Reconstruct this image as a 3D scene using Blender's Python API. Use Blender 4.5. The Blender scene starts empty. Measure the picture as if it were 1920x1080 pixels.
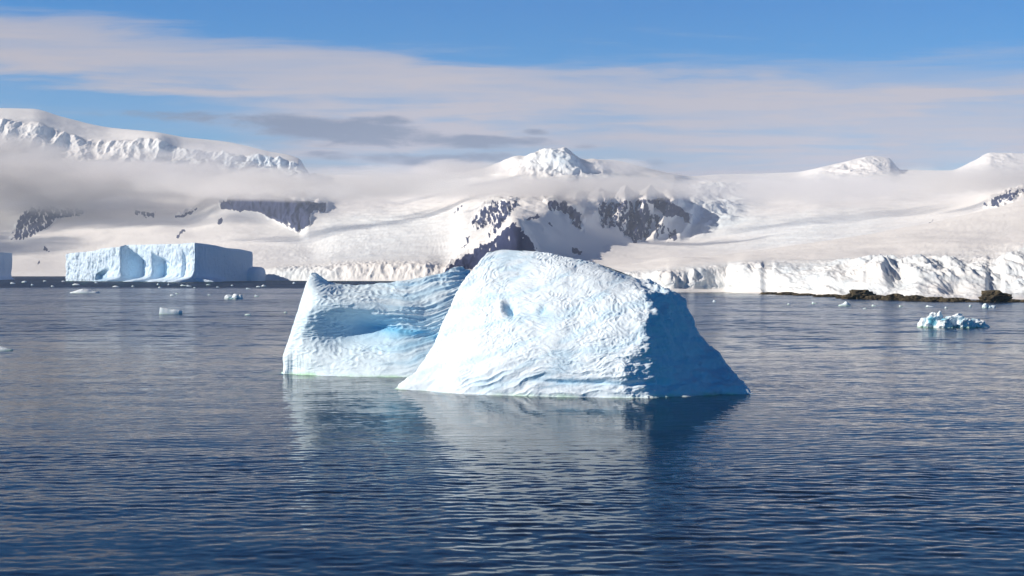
import bpy, bmesh, math
import numpy as np

# ------------------------------------------------------------------ basics
F = 2637.0          # focal length in photo pixels (1920 wide)
CX, HY = 960.0, 510.0   # principal column, horizon row
H = 12.0            # eye height above the water
SUN_EL = math.radians(29)
SUN_DIR = np.array([-0.985, -0.17, 0.0]); SUN_DIR /= np.linalg.norm(SUN_DIR)

scene = bpy.context.scene
col = scene.collection
rng = np.random.default_rng(7)

def shore_y(py):
    """distance at which the flat water is seen on photo row py"""
    return F * H / (np.asarray(py, float) - HY)

def at(px, py, Y):
    px, py, Y = np.broadcast_arrays(np.asarray(px, float), np.asarray(py, float), np.asarray(Y, float))
    return np.stack([(px - CX) / F * Y, Y, H + (HY - py) / F * Y], -1)

# ------------------------------------------------------------------ noise
_perm = np.random.default_rng(11).permutation(256)
_perm = np.concatenate([_perm, _perm, _perm]).astype(np.int64)
_g = np.array([[1,1,0],[-1,1,0],[1,-1,0],[-1,-1,0],[1,0,1],[-1,0,1],[1,0,-1],[-1,0,-1],
               [0,1,1],[0,-1,1],[0,1,-1],[0,-1,-1],[1,1,0],[-1,1,0],[0,-1,1],[0,-1,-1]], float)

def perlin(p):
    p = np.asarray(p, float)
    i = np.floor(p).astype(np.int64); f = p - i
    i &= 255
    u = f*f*f*(f*(f*6-15)+10)
    out = 0
    for dx in (0, 1):
        wx = u[..., 0] if dx else 1-u[..., 0]
        for dy in (0, 1):
            wy = u[..., 1] if dy else 1-u[..., 1]
            for dz in (0, 1):
                wz = u[..., 2] if dz else 1-u[..., 2]
                h = _perm[_perm[_perm[i[..., 0]+dx]+i[..., 1]+dy]+i[..., 2]+dz] & 15
                g = _g[h]
                d = g[..., 0]*(f[..., 0]-dx)+g[..., 1]*(f[..., 1]-dy)+g[..., 2]*(f[..., 2]-dz)
                out = out + wx*wy*wz*d
    return out

def fbm(p, octs=5, gain=0.5, lac=2.03):
    a, s, o = 1.0, 0, np.asarray(p, float)
    for k in range(octs):
        s = s + a*perlin(o + k*17.3)
        o = o*lac; a *= gain
    return s

def ridged(p, octs=5, gain=0.5, lac=2.07):
    a, s, o = 1.0, 0, np.asarray(p, float)
    for k in range(octs):
        n = 1-2*np.abs(perlin(o + k*9.7))
        s = s + a*n
        o = o*lac; a *= gain
    return s - 0.5

def sstep(a, b, x):
    t = np.clip((np.asarray(x, float)-a)/(b-a), 0, 1)
    return t*t*(3-2*t)

# ------------------------------------------------------------------ curves
def pchip(x, y, xi):
    """monotone cubic through (x, y[..., axis 0]) sampled at xi"""
    x = np.asarray(x, float); y = np.asarray(y, float); xi = np.asarray(xi, float)
    shp = y.shape[1:]; y2 = y.reshape(len(x), -1)
    h = np.diff(x)[:, None]; d = np.diff(y2, axis=0)/h
    m = np.zeros_like(y2)
    if len(x) > 2:
        w1 = 2*h[1:]+h[:-1]; w2 = h[1:]+2*h[:-1]
        ok = d[:-1]*d[1:] > 0
        with np.errstate(divide='ignore', invalid='ignore'):
            mm = (w1+w2)/(w1/np.where(ok, d[:-1], 1)+w2/np.where(ok, d[1:], 1))
        m[1:-1] = np.where(ok, mm, 0)
    m[0] = d[0]; m[-1] = d[-1]
    k = np.clip(np.searchsorted(x, xi, side='right')-1, 0, len(x)-2)
    hh = (x[k+1]-x[k])[:, None]; t = ((xi-x[k])[:, None])/hh
    a = (1+2*t)*(1-t)**2*y2[k] + t*(1-t)**2*hh*m[k] + t*t*(3-2*t)*y2[k+1] + t*t*(t-1)*hh*m[k+1]
    return a.reshape((len(xi),)+shp)

def catmull(y, n, closed=False):
    """uniform Catmull-Rom through rows of y (axis 0), n samples per span"""
    y = np.asarray(y, float); N = len(y)
    spans = N if closed else N-1
    out = []
    for i in range(spans):
        if closed:
            p0, p1, p2, p3 = y[(i-1) % N], y[i], y[(i+1) % N], y[(i+2) % N]
        else:
            p1, p2 = y[i], y[i+1]
            p0 = y[i-1] if i else 2*p1-p2
            p3 = y[i+2] if i+2 < N else 2*p2-p1
        for k in range(n if not hasattr(n, '__len__') else n[i]):
            nn = n if not hasattr(n, '__len__') else n[i]
            t = k/nn
            out.append(0.5*((2*p1)+(-p0+p2)*t+(2*p0-5*p1+4*p2-p3)*t*t+(-p0+3*p1-3*p2+p3)*t**3))
    if not closed:
        out.append(y[-1])
    return np.array(out)

# ------------------------------------------------------------------ mesh helpers
def grid_faces(n, m, wrap=False):
    a = np.arange(n*m).reshape(n, m)
    if wrap:
        a = np.concatenate([a, a[:, :1]], 1)
    f = np.stack([a[:-1, :-1], a[:-1, 1:], a[1:, 1:], a[1:, :-1]], -1).reshape(-1, 4)
    return f

def grid_normals(P, wrap=False):
    if wrap:
        du = np.roll(P, -1, 1)-np.roll(P, 1, 1)
    else:
        du = np.gradient(P, axis=1)
    dv = np.gradient(P, axis=0)
    n = np.cross(du, dv)
    l = np.linalg.norm(n, axis=-1, keepdims=True)
    return n/np.where(l < 1e-9, 1, l)

def mesh_object(name, V, faces, mat, parent=None, smooth=True, attrs=None, merge=0.0):
    V = np.asarray(V, np.float32).reshape(-1, 3); faces = np.asarray(faces, np.int32)
    me = bpy.data.meshes.new(name)
    k = faces.shape[1]
    me.vertices.add(len(V)); me.loops.add(faces.size); me.polygons.add(len(faces))
    me.vertices.foreach_set('co', V.ravel())
    me.loops.foreach_set('vertex_index', faces.ravel())
    me.polygons.foreach_set('loop_start', np.arange(0, faces.size, k, dtype=np.int32))
    me.update(calc_edges=True)
    for an, av in (attrs or {}).items():
        at_ = me.attributes.new(an, 'FLOAT', 'POINT')
        at_.data.foreach_set('value', np.asarray(av, np.float32).ravel())
    if merge > 0:
        bm = bmesh.new(); bm.from_mesh(me)
        bmesh.ops.remove_doubles(bm, verts=bm.verts, dist=merge)
        bmesh.ops.recalc_face_normals(bm, faces=bm.faces)
        bm.to_mesh(me); bm.free()
    me.validate()
    me.polygons.foreach_set('use_smooth', np.full(len(me.polygons), smooth, bool))
    me.materials.append(mat)
    o = bpy.data.objects.new(name, me); col.objects.link(o)
    if parent: o.parent = parent
    return o

def recentre(o):
    """put the object's origin at the middle of its waterline footprint"""
    me = o.data; n = len(me.vertices)
    V = np.empty(n*3, np.float32); me.vertices.foreach_get('co', V); V = V.reshape(-1, 3)
    c = np.array([(V[:, 0].min()+V[:, 0].max())/2, (V[:, 1].min()+V[:, 1].max())/2, 0.0])
    me.vertices.foreach_set('co', (V-c).astype(np.float32).ravel()); me.update()
    o.location = c
    return o

def displace(o, fn):
    """move the merged vertices by fn(co, normal) -> new co"""
    me = o.data; n = len(me.vertices)
    V = np.empty(n*3, np.float32); me.vertices.foreach_get('co', V)
    N = np.empty(n*3, np.float32); me.vertices.foreach_get('normal', N)
    W = fn(V.reshape(-1, 3).astype(float), N.reshape(-1, 3).astype(float))
    me.vertices.foreach_set('co', W.astype(np.float32).ravel()); me.update()

def tag(o, label=None, cat=None, group=None, kind=None):
    if label: o['label'] = label
    if cat: o['category'] = cat
    if group: o['group'] = group
    if kind: o['kind'] = kind
    return o

# ------------------------------------------------------------------ materials
class NT:
    def __init__(self, name):
        self.m = bpy.data.materials.new(name); self.m.use_nodes = True
        self.t = self.m.node_tree; self.t.nodes.clear()
        self.out = self.n('ShaderNodeOutputMaterial')
    def n(self, typ, ins=None, **kw):
        nd = self.t.nodes.new(typ)
        for k, v in kw.items(): setattr(nd, k, v)
        for k, v in (ins or {}).items():
            s = nd.inputs[k]
            if isinstance(v, bpy.types.NodeSocket): self.t.links.new(v, s)
            else: s.default_value = v
        return nd
    def math(self, op, a, b=0.0, c=None, clamp=False):
        nd = self.n('ShaderNodeMath', {0: a, 1: b}, operation=op, use_clamp=clamp)
        if c is not None:
            if isinstance(c, bpy.types.NodeSocket): self.t.links.new(c, nd.inputs[2])
            else: nd.inputs[2].default_value = c
        return nd.outputs[0]
    def ss(self, a, b, x):
        nd = self.n('ShaderNodeMapRange', {0: x, 1: a, 2: b, 3: 0.0, 4: 1.0}, interpolation_type='SMOOTHSTEP')
        return nd.outputs[0]
    def mix(self, f, a, b):
        nd = self.n('ShaderNodeMix', data_type='RGBA')
        for s, v in ((nd.inputs[0], f), (nd.inputs[6], a), (nd.inputs[7], b)):
            if isinstance(v, bpy.types.NodeSocket): self.t.links.new(v, s)
            else: s.default_value = v
        return nd.outputs[2]
    def noise(self, vec, scale, detail=4, rough=0.5, dist=0.0, out=0):
        nd = self.n('ShaderNodeTexNoise', {'Vector': vec, 'Scale': scale, 'Detail': detail, 'Roughness': rough, 'Distortion': dist})
        return nd.outputs[out]
    def pos(self):
        return self.n('ShaderNodeNewGeometry').outputs['Position']
    def mapping(self, vec, scale=(1,1,1), rot=(0,0,0), loc=(0,0,0)):
        return self.n('ShaderNodeMapping', {'Vector': vec, 'Scale': scale, 'Rotation': rot, 'Location': loc}).outputs[0]
    def attr(self, name):
        return self.n('ShaderNodeAttribute', attribute_name=name).outputs['Fac']
    def link(self, a, b): self.t.links.new(a, b)

def mat_ice(name, base, blue, band_scale=1.0, bump=0.05, bump_scale=3.0):
    m = NT(name); p = m.pos()
    z = m.n('ShaderNodeSeparateXYZ', {0: p}).outputs[2]
    blu = m.attr('blue')
    n1 = m.noise(p, 0.25*band_scale, 5, 0.6)
    n2 = m.noise(m.mapping(p, (0.5, 0.5, 3.0)), 1.2*band_scale, 4, 0.6)
    f = m.math('ADD', blu, m.math('MULTIPLY', m.ss(0.56, 0.75, n1), 0.15), clamp=True)
    f = m.math('ADD', f, m.math('MULTIPLY', m.ss(0.6, 0.78, n2), 0.12), clamp=True)
    c = m.mix(f, base, blue)
    # green water glow painted into the ice just under and at the waterline
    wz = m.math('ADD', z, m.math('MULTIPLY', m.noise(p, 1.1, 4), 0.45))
    rim_glow = m.ss(0.62, 0.18, wz)
    c = m.mix(m.math('MULTIPLY', m.math('MULTIPLY', rim_glow, 0.75), m.ss(0.35, 0.6, m.noise(p, 0.22, 3))), c, (0.40, 0.70, 0.42, 1))
    hgt = m.noise(p, bump_scale, 6, 0.62)
    b = m.n('ShaderNodeBump', {'Strength': 1.0, 'Distance': bump, 'Height': hgt})
    bs = m.n('ShaderNodeBsdfPrincipled', {'Base Color': c, 'Roughness': 0.55, 'Normal': b.outputs[0], 'IOR': 1.31,
                                          'Specular IOR Level': 0.25})
    m.link(bs.outputs[0], m.out.inputs[0])
    return m.m

def mat_snow_rock(name, snow, rock, rock2, scale, bump_d, ice=(0.62, 0.80, 0.92, 1)):
    m = NT(name); p = m.pos()
    r = m.attr('rock'); ic = m.attr('ice')
    n = m.noise(m.mapping(p, (1, 1, 0.45)), scale, 8, 0.68)
    rr = m.math('ADD', r, m.math('MULTIPLY', m.math('SUBTRACT', n, 0.5), 0.4))
    mask = m.ss(0.46, 0.53, rr)
    rc = m.mix(m.noise(p, scale*3, 6, 0.7), rock, rock2)
    sc = m.mix(m.math('MULTIPLY', m.noise(p, scale*0.6, 6, 0.6), ic), snow, ice)
    c = m.mix(mask, sc, rc)
    hgt = m.noise(p, scale*1.8, 9, 0.68)
    b = m.n('ShaderNodeBump', {'Strength': 1.0, 'Distance': bump_d, 'Height': hgt})
    bs = m.n('ShaderNodeBsdfPrincipled', {'Base Color': c, 'Roughness': 0.75, 'Normal': b.outputs[0], 'Specular IOR Level': 0.15})
    m.link(bs.outputs[0], m.out.inputs[0])
    return m.m

def mat_rock(name, a, b_, scale):
    m = NT(name); p = m.pos()
    c = m.mix(m.ss(0.35, 0.65, m.noise(p, scale, 7, 0.7)), a, b_)
    b = m.n('ShaderNodeBump', {'Strength': 1.0, 'Distance': 0.6, 'Height': m.noise(p, scale*2, 8, 0.7)})
    bs = m.n('ShaderNodeBsdfPrincipled', {'Base Color': c, 'Roughness': 0.85, 'Normal': b.outputs[0]})
    m.link(bs.outputs[0], m.out.inputs[0])
    return m.m

def mat_water():
    m = NT('sea_water'); g = m.n('ShaderNodeNewGeometry'); p = g.outputs['Position']
    far = m.attr('far'); calm = m.attr('calm')
    # small ripples everywhere: slopes taken straight from noise so that they hold at any distance
    def slope(scale, sx, sy, amp, det=2.0):
        c = m.noise(m.mapping(p, (sx, sy, 1)), scale, det, 0.55, 0.0, 1)
        v = m.n('ShaderNodeVectorMath', {0: c, 1: (0.5, 0.5, 0.5)}, operation='SUBTRACT').outputs[0]
        v = m.n('ShaderNodeVectorMath', {0: v, 1: (1, 1, 0)}, operation='MULTIPLY').outputs[0]
        s = m.n('ShaderNodeVectorMath', {0: v}, operation='SCALE')
        if isinstance(amp, bpy.types.NodeSocket): m.link(amp, s.inputs['Scale'])
        else: s.inputs['Scale'].default_value = amp
        return s.outputs[0]
    gust = m.noise(m.mapping(p, (0.004, 0.012, 1)), 1.0, 4, 0.55)
    gamp = m.math('MULTIPLY_ADD', m.ss(0.35, 0.65, gust), 0.5, 0.6)
    calmk = m.math('SUBTRACT', 1.0, m.math('MULTIPLY', calm, 0.75))
    gamp = m.math('MULTIPLY', gamp, calmk)
    a1 = m.math('MULTIPLY', gamp, WAT['rip'])
    gamp = m.math('MULTIPLY', gamp, m.math('ADD', 1.0, m.math('MULTIPLY', m.attr('ruffle'), 2.0)))
    a2 = m.math('MULTIPLY', m.math('MULTIPLY', gamp, far), WAT['far'])
    a3 = m.math('MULTIPLY', m.math('MULTIPLY', gamp, far), WAT['far']*0.8)
    s = slope(1.6, 0.75, 1.3, a1, 3)
    for t in (slope(0.55, 0.6, 1.2, a2, 3), slope(0.11, 0.5, 1.2, a3, 3)):
        s = m.n('ShaderNodeVectorMath', {0: s, 1: t}, operation='ADD').outputs[0]
    nrm = m.n('ShaderNodeVectorMath', {0: g.outputs['Normal'], 1: s}, operation='ADD').outputs[0]
    nrm = m.n('ShaderNodeVectorMath', {0: nrm}, operation='NORMALIZE').outputs[0]
    rough = m.math('ADD', 0.05, m.math('MULTIPLY', far, m.math('MULTIPLY_ADD', gust, 0.10, 0.06)))
    rough = m.math('ADD', rough, m.math('MULTIPLY', m.attr('ruffle'), 0.25))
    pr = m.n('ShaderNodeBsdfPrincipled', {'Base Color': WAT['deep'], 'Roughness': rough, 'IOR': 1.333, 'Normal': nrm})
    tr = m.n('ShaderNodeBsdfTransparent', {'Color': (0.40, 0.90, 0.58, 1)})
    fr = m.n('ShaderNodeFresnel', {'IOR': 1.333, 'Normal': nrm})
    see = m.math('MULTIPLY', m.math('SUBTRACT', 1.0, fr.outputs[0]), 0.6)
    mx = m.n('ShaderNodeMixShader', {0: see, 1: pr.outputs[0], 2: tr.outputs[0]})
    m.link(mx.outputs[0], m.out.inputs[0])
    return m.m

def mat_plain(name, c, rough=0.9):
    m = NT(name)
    n = m.noise(m.pos(), 0.05, 3)
    bs = m.n('ShaderNodeBsdfDiffuse', {'Color': m.mix(n, c, tuple(x*0.8 for x in c[:3])+(1,))})
    m.link(bs.outputs[0], m.out.inputs[0])
    return m.m

WAT = dict(rip=0.18, far=0.80, deep=(0.012, 0.034, 0.076, 1))

# ------------------------------------------------------------------ sea
def build_water():
    Yn = np.concatenate([np.arange(44, 110, 0.15), np.arange(110, 262, 0.3)])
    Yf = 262*np.power(1.045, np.arange(1, 89))
    Yb = np.array([-300, -120, -40, 0, 15, 28, 36, 40])
    Y = np.concatenate([Yb, Yn, Yf])
    s = np.linspace(-1, 1, 401)
    out = np.array([1.25, 1.8, 3, 6])
    S = np.concatenate([-out[::-1], s, out])
    half = np.where(Y > 44, 0.40*Y+6, 24)
    X = S[None, :]*half[:, None]
    X = np.clip(X, -6000, 6000)
    YY = np.repeat(Y[:, None], X.shape[1], 1)
    # a sea of small wind waves
    r = np.random.default_rng(3)
    Z = np.zeros_like(X)
    near = (YY > 40) & (YY < 300)
    xs, ys = X[near], YY[near]
    z = np.zeros_like(xs)
    N = 110
    for i in range(N):
        lam = 0.36*(3.0/0.36)**r.random()
        th = math.radians(90 + r.normal(0, 19) + 6)
        k = 2*math.pi/lam
        slope = 0.046*math.sqrt(2.0/N)*(0.55+0.9*math.exp(-((math.log(lam/0.85))/0.6)**2))
        z += slope/k*np.sin(k*(math.cos(th)*xs+math.sin(th)*ys)+r.random()*6.283)
    # patches where the breeze dies
    q = np.stack([xs*0.02, ys*0.03, 0*xs], -1)
    z *= np.clip(0.95+0.9*fbm(q, 3)+0.5*fbm(q*4+5, 2), 0.35, 1.6)
    for i in range(14):       # a low old swell and cross-ripples under the wind waves
        lam = 5*(14/5)**r.random(); th = math.radians(80+r.normal(0, 30)); k = 2*math.pi/lam
        z += 0.011*math.sqrt(2.0/14)/k*np.sin(k*(math.cos(th)*xs+math.sin(th)*ys)+r.random()*6.283)
    fade = 1-sstep(150, 255, ys)
    lee = np.exp(-(((xs-3)/18)**2)-((ys-120)/28)**2)
    z *= fade*(1-0.68*lee)
    Z[near] = z
    far = sstep(140, 300, YY)
    calm = np.exp(-(((X-4)/17)**2)-((YY-118)/26)**2)
    ruffle = sstep(950, 1130, YY+X*0.1)*sstep(0.02, -0.06, X/np.maximum(YY, 1))
    P = np.stack([X, YY, Z], -1)
    o = mesh_object('water', P, grid_faces(*X.shape), mat_water(), attrs={'far': far, 'calm': calm, 'ruffle': ruffle})
    return tag(o, 'dark blue rippled sea around the icebergs', kind='structure')

build_water()
sb = mesh_object('seabed', [(-6100, -400, -14), (6100, -400, -14), (6100, 13500, -14), (-6100, 13500, -14)], [[0, 1, 2, 3]],
                 mat_plain('deep_bed', (0.003, 0.008, 0.014, 1)))
tag(sb, 'dark deep sea floor', kind='structure')

# ------------------------------------------------------------------ icebergs by lofting
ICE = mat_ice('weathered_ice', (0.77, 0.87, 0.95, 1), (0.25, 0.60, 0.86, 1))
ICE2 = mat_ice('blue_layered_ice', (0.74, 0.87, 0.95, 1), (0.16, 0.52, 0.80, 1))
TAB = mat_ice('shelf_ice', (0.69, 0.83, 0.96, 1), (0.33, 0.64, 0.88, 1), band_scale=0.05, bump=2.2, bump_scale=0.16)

def loft_berg(name, front, back, mat, nc, nr, disp, foot=1.2):
    """front/back: columns of rows (px, py, Y); row 0 is the waterline (py None) and the last row the shared crest"""
    cols = []
    for c in front:
        rows = []
        for (px, py, Y) in c:
            if py is None: rows.append(np.array([(px-CX)/F*Y, Y, 0.0]))
            else: rows.append(at(px, py, Y))
        cols.append(rows)
    for c in back: cols.append([np.array(v, float) for v in c])
    cen = np.mean([c[0] for c in cols], 0)
    full = []
    for c in cols:
        d = c[0]-cen; d[2] = 0; d /= np.linalg.norm(d)
        full.append([c[0]+d*foot*2.2+np.array([0, 0, -2.6]), c[0]+d*foot*1.1+np.array([0, 0, -0.35])]+c)
    A = np.array(full)                   # columns x rows x 3
    A = catmull(A, nc, closed=True)      # along the waterline
    A = catmull(np.swapaxes(A, 0, 1), nr)
    o = mesh_object(name, A, grid_faces(A.shape[0], A.shape[1], True), mat, merge=0.004)
    displace(o, disp)
    return o

def set_attr(o, name, fn):
    me = o.data; n = len(me.vertices)
    V = np.empty(n*3, np.float32); me.vertices.foreach_get('co', V)
    a = me.attributes.new(name, 'FLOAT', 'POINT')
    a.data.foreach_set('value', np.asarray(fn(V.reshape(-1, 3).astype(float)), np.float32))

def pix(V):
    return CX+F*V[:, 0]/V[:, 1], HY-F*(V[:, 2]-H)/V[:, 1]

def wl(py): return float(shore_y(py))

main_front = [
 [(745,None,wl(727)),(788,683,147.2),(822,636,148.6),(840,585,150),(866,532,151.2),(916,475,152.5)],
 [(800,None,wl(733)),(828,690,143.2),(850,640,145.5),(868,585,147.6),(890,532,149.6),(934,472.5,152.6)],
 [(850,None,wl(738)),(868,690,140.6),(884,640,143),(902,585,145.8),(925,530,148.6),(958,471.5,152.4)],
 [(950,None,wl(742)),(955,692,137.8),(965,640,140),(978,580,143.2),(992,525,147),(1002,472,151.8)],
 [(1070,None,wl(745)),(1075,692,135.8),(1080,640,137.6),(1082,580,141),(1075,528,145),(1056,480,150.6)],
 [(1150,None,wl(746)),(1155,692,135),(1160,640,136.4),(1162,585,139.2),(1150,535,143.6),(1112,493.5,149.8)],
 [(1190,None,wl(746.5)),(1192,692,134.9),(1208,640,136),(1217,588,138.6),(1205,545,142.2),(1158,513,149)],
 [(1224,None,wl(745.5)),(1232,692,136),(1244,640,137.8),(1253,590,140.6),(1243,550,143.9),(1194,523,148.9)],
 [(1275,None,wl(743.5)),(1268,690,138.6),(1268,640,141),(1268,592,143.4),(1258,552,145.8),(1212,523,149.2)],
 [(1350,None,wl(740)),(1325,692,141.6),(1300,645,144.2),(1286,600,146),(1272,562,147.6),(1236,535,149.8)],
 [(1407,None,wl(737)),(1366,684,144.4),(1327,642,147),(1298,603,148.6),(1285,574,149.6),(1262,551,150.6)],
]
def back_cols(front, crest_idx, deep, squeeze=0.55):
    out = []
    n = len(front[0])
    for k in crest_idx:
        c = front[k]
        px, py, Y = c[-1]; top = at(px, py, Y)
        rows = []
        for j in range(n-1):
            f = j/(n-1.0)
            b = np.array([top[0]*1.0, top[1]+deep*(1-f)**0.9, top[2]*f**0.8])
            b[0] += (0.02*(px-CX))*(1-f)*0.4
            rows.append(b)
        rows.append(top)
        out.append(rows)
    return out

def disp_main(V, N):
    x, y, z = V.T
    px, py = pix(V)
    lift = sstep(-0.6, 0.6, z)
    big = fbm(V*0.16+3, 3)*0.35
    # flow direction of the scallops: lower left to upper right low down, steeper above
    ang = np.radians(24+10*sstep(4, 11, z)-16*sstep(2, 7, x+z*0.3))
    u = x*np.cos(ang)+z*np.sin(ang); w = -x*np.sin(ang)+z*np.cos(ang)
    wu = u+0.25*fbm(V*0.7, 2); ww = w+0.35*fbm(V*0.5+9, 2)
    q = np.stack([wu*1.7, ww*3.7, y*0.35], -1)
    cup = np.abs(perlin(q))*1.0+0.5*np.abs(perlin(q*1.55+5))
    cup = 0.6-cup
    lines = np.stack([wu*0.22, ww*1.5, y*0.2+4], -1)
    ln = 1-np.abs(perlin(lines))*3
    zone = 0.45+0.55*sstep(-0.25, 0.2, fbm(V*np.array([0.16, 0.1, 0.28])+40, 3))
    amp = 0.165*zone*(1-0.45*sstep(9.5, 14, x))*(1-0.85*np.exp(-((px-805)/38)**2-((py-710)/30)**2))
    low = sstep(5.5, 2.0, z)
    d = big+amp*cup*(1-0.3*low)+0.10*ln*(0.35+0.9*low)*(1-0.5*sstep(11, 14, x))
    # the two little pockets high on the face
    d -= 0.75*np.exp(-((px-957)/8)**2-((py-580-0.25*(px-957))/12)**2)
    d -= 0.32*np.exp(-((px-1018)/11)**2-((py-582+0.5*(px-1018))/9)**2)
    d -= 0.35*np.exp(-((px-985)/30)**2-((py-585)/10)**2)
    d += 0.30*np.exp(-((px-940)/7)**2-((py-578)/14)**2)
    cn = np.exp(-((px-(1195+0.25*(720-py)))/40)**2)
    d += 0.35*fbm(V*0.55+60, 4)*sstep(10, 14, x)
    d += cn*0.5*fbm(np.stack([x*0.5, y*0.3, z*0.8], -1), 4)
    d -= 0.16*np.exp(-((z-0.12)/0.16)**2)
    # a wave-cut notch line rising to the left
    for (y0, sl, a) in ((716, 0.035, 0.22), (722, -0.02, 0.12)):
        cc = py-(y0+sl*(px-1100)+4*perlin(np.stack([px*0.01, px*0, px*0], -1)))
        d -= a*np.exp(-(cc/4.5)**2)*sstep(960, 1040, px)*sstep(1330, 1200, px)
    W = V+N*(d*lift)[:, None]
    return W

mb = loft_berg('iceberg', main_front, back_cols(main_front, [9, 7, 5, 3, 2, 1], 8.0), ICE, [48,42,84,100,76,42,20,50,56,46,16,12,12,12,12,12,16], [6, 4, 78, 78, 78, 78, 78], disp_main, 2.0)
def blue_main(V):
    px, py = pix(V)
    b = 0.55*np.exp(-((px-957)/8)**2-((py-582)/13)**2)+0.35*np.exp(-((px-1020)/12)**2-((py-580)/10)**2)
    cc = py-(716+0.035*(px-1100))
    b += 0.45*np.exp(-(cc/5)**2)*sstep(960, 1060, px)*sstep(1230, 1180, px)
    g = ridged(np.stack([V[:, 0]*0.12, V[:, 1]*0.1, V[:, 2]*0.45-V[:, 0]*0.14], -1), 3)
    return np.clip(b+0.25*sstep(0.45, 0.95, g), 0, 1)
set_attr(mb, 'blue', blue_main)
tag(recentre(mb), 'large dimpled white iceberg in front with sunlit face and dark blue right side', 'iceberg')

bk = [
 [(525,None,wl(700)),(533,664,167.4),(546,624,168.2),(559,580,169),(570,540,169.8),(584,514,170.8)],
 [(545,None,wl(701.5)),(552,668,165.6),(562,630,166.2),(572,588,167),(581,548,168.4),(592,513.5,171)],
 [(575,None,wl(703)),(578,672,164.6),(584,634,166),(592,596,166.4),(598,556,167.4),(606,524,171.4)],
 [(620,None,wl(705)),(622,676,163.6),(628,640,166.2),(630,606,167.1),(632,568,166.8),(632,534.5,171.8)],
 [(680,None,wl(707)),(681,678,162.6),(684,645,165.7),(686,612,168.0),(690,575,167),(690,534,172.4)],
 [(755,None,wl(708)),(755,680,161.8),(756,648,164.4),(758,616,167.0),(760,580,167.8),(760,527,173)],
 [(830,None,160.6),(826,680,162),(824,645,165.2),(822,610,167.2),(822,572,169.2),(824,513,174)],
 [(885,None,163),(880,680,164),(878,645,166),(872,605,168.4),(868,562,171),(857,500.5,175)],
 [(960,None,168),(950,680,169),(935,640,170.5),(915,600,172),(895,550,174),(880,509,176)],
]
def disp_back(V, N):
    x, y, z = V.T
    px, py = pix(V)
    lift = sstep(-0.5, 0.6, z)
    big = fbm(V*0.18+31, 3)*0.3
    # long wavy terraces sweeping up to the right
    warp = 0.9*fbm(np.stack([x*0.13, y*0.1, z*0.22], -1), 3)
    t = z-0.16*(x+13)*sstep(-22, -6, x)+warp
    r1 = 1-np.abs(np.sin(t*math.pi/0.62+1.2*perlin(np.stack([x*0.3, y*0.1, z*0.8], -1))))
    r2 = np.sin(t*2*math.pi/0.42)
    q = np.stack([x*1.3, y*0.4, t*3.0], -1)
    cup = 0.5-np.abs(perlin(q))
    right = sstep(-23, -12, x)
    foot = 0.45+0.55*sstep(1.2, 2.4, z)
    patchy = 0.4+0.9*sstep(-0.2, 0.25, fbm(V*np.array([0.2, 0.1, 0.35])+77, 3))
    d = big+(0.16*patchy*(r1-0.4)*(0.12+0.88*right)+0.03*patchy*r2*right+0.15*cup*patchy)*(0.15+0.85*foot)
    d -= 0.16*np.exp(-((z-0.12)/0.16)**2)
    # drip flutes near the left foot
    fl = np.sin(px*1.1+2*perlin(np.stack([px*0.1, py*0.02, px*0], -1)))
    d += 0.025*fl*np.exp(-((px-550)/22)**2)*sstep(640, 690, py)
    return V+N*(d*lift)[:, None]
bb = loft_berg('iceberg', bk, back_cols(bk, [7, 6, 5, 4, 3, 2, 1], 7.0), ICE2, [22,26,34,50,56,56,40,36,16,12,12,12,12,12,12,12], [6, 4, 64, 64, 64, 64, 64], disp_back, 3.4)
def blue_back(V):
    x, y, z = V.T; px, py = pix(V)
    warp = 0.9*fbm(np.stack([x*0.13, y*0.1, z*0.22], -1), 3)
    t = z-0.16*(x+13)*sstep(-22, -6, x)+warp
    g = 0.5+0.5*np.sin(t*2*math.pi/1.5)
    h = np.exp(-((px-700)/120)**2-((py-618-0.12*(px-700))/34)**2)
    tq = np.exp(-((py-620-0.16*(px-760))/7)**2)*sstep(650, 720, px)
    return np.clip(0.45*h+0.35*g*sstep(660, 780, px)*sstep(0.5, 2, z)+0.4*tq, 0, 0.9)
set_attr(bb, 'blue', blue_back)
tag(recentre(bb), 'low blue-white iceberg with wavy grooves and a hollow, behind the large dimpled one', 'iceberg')

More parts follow.
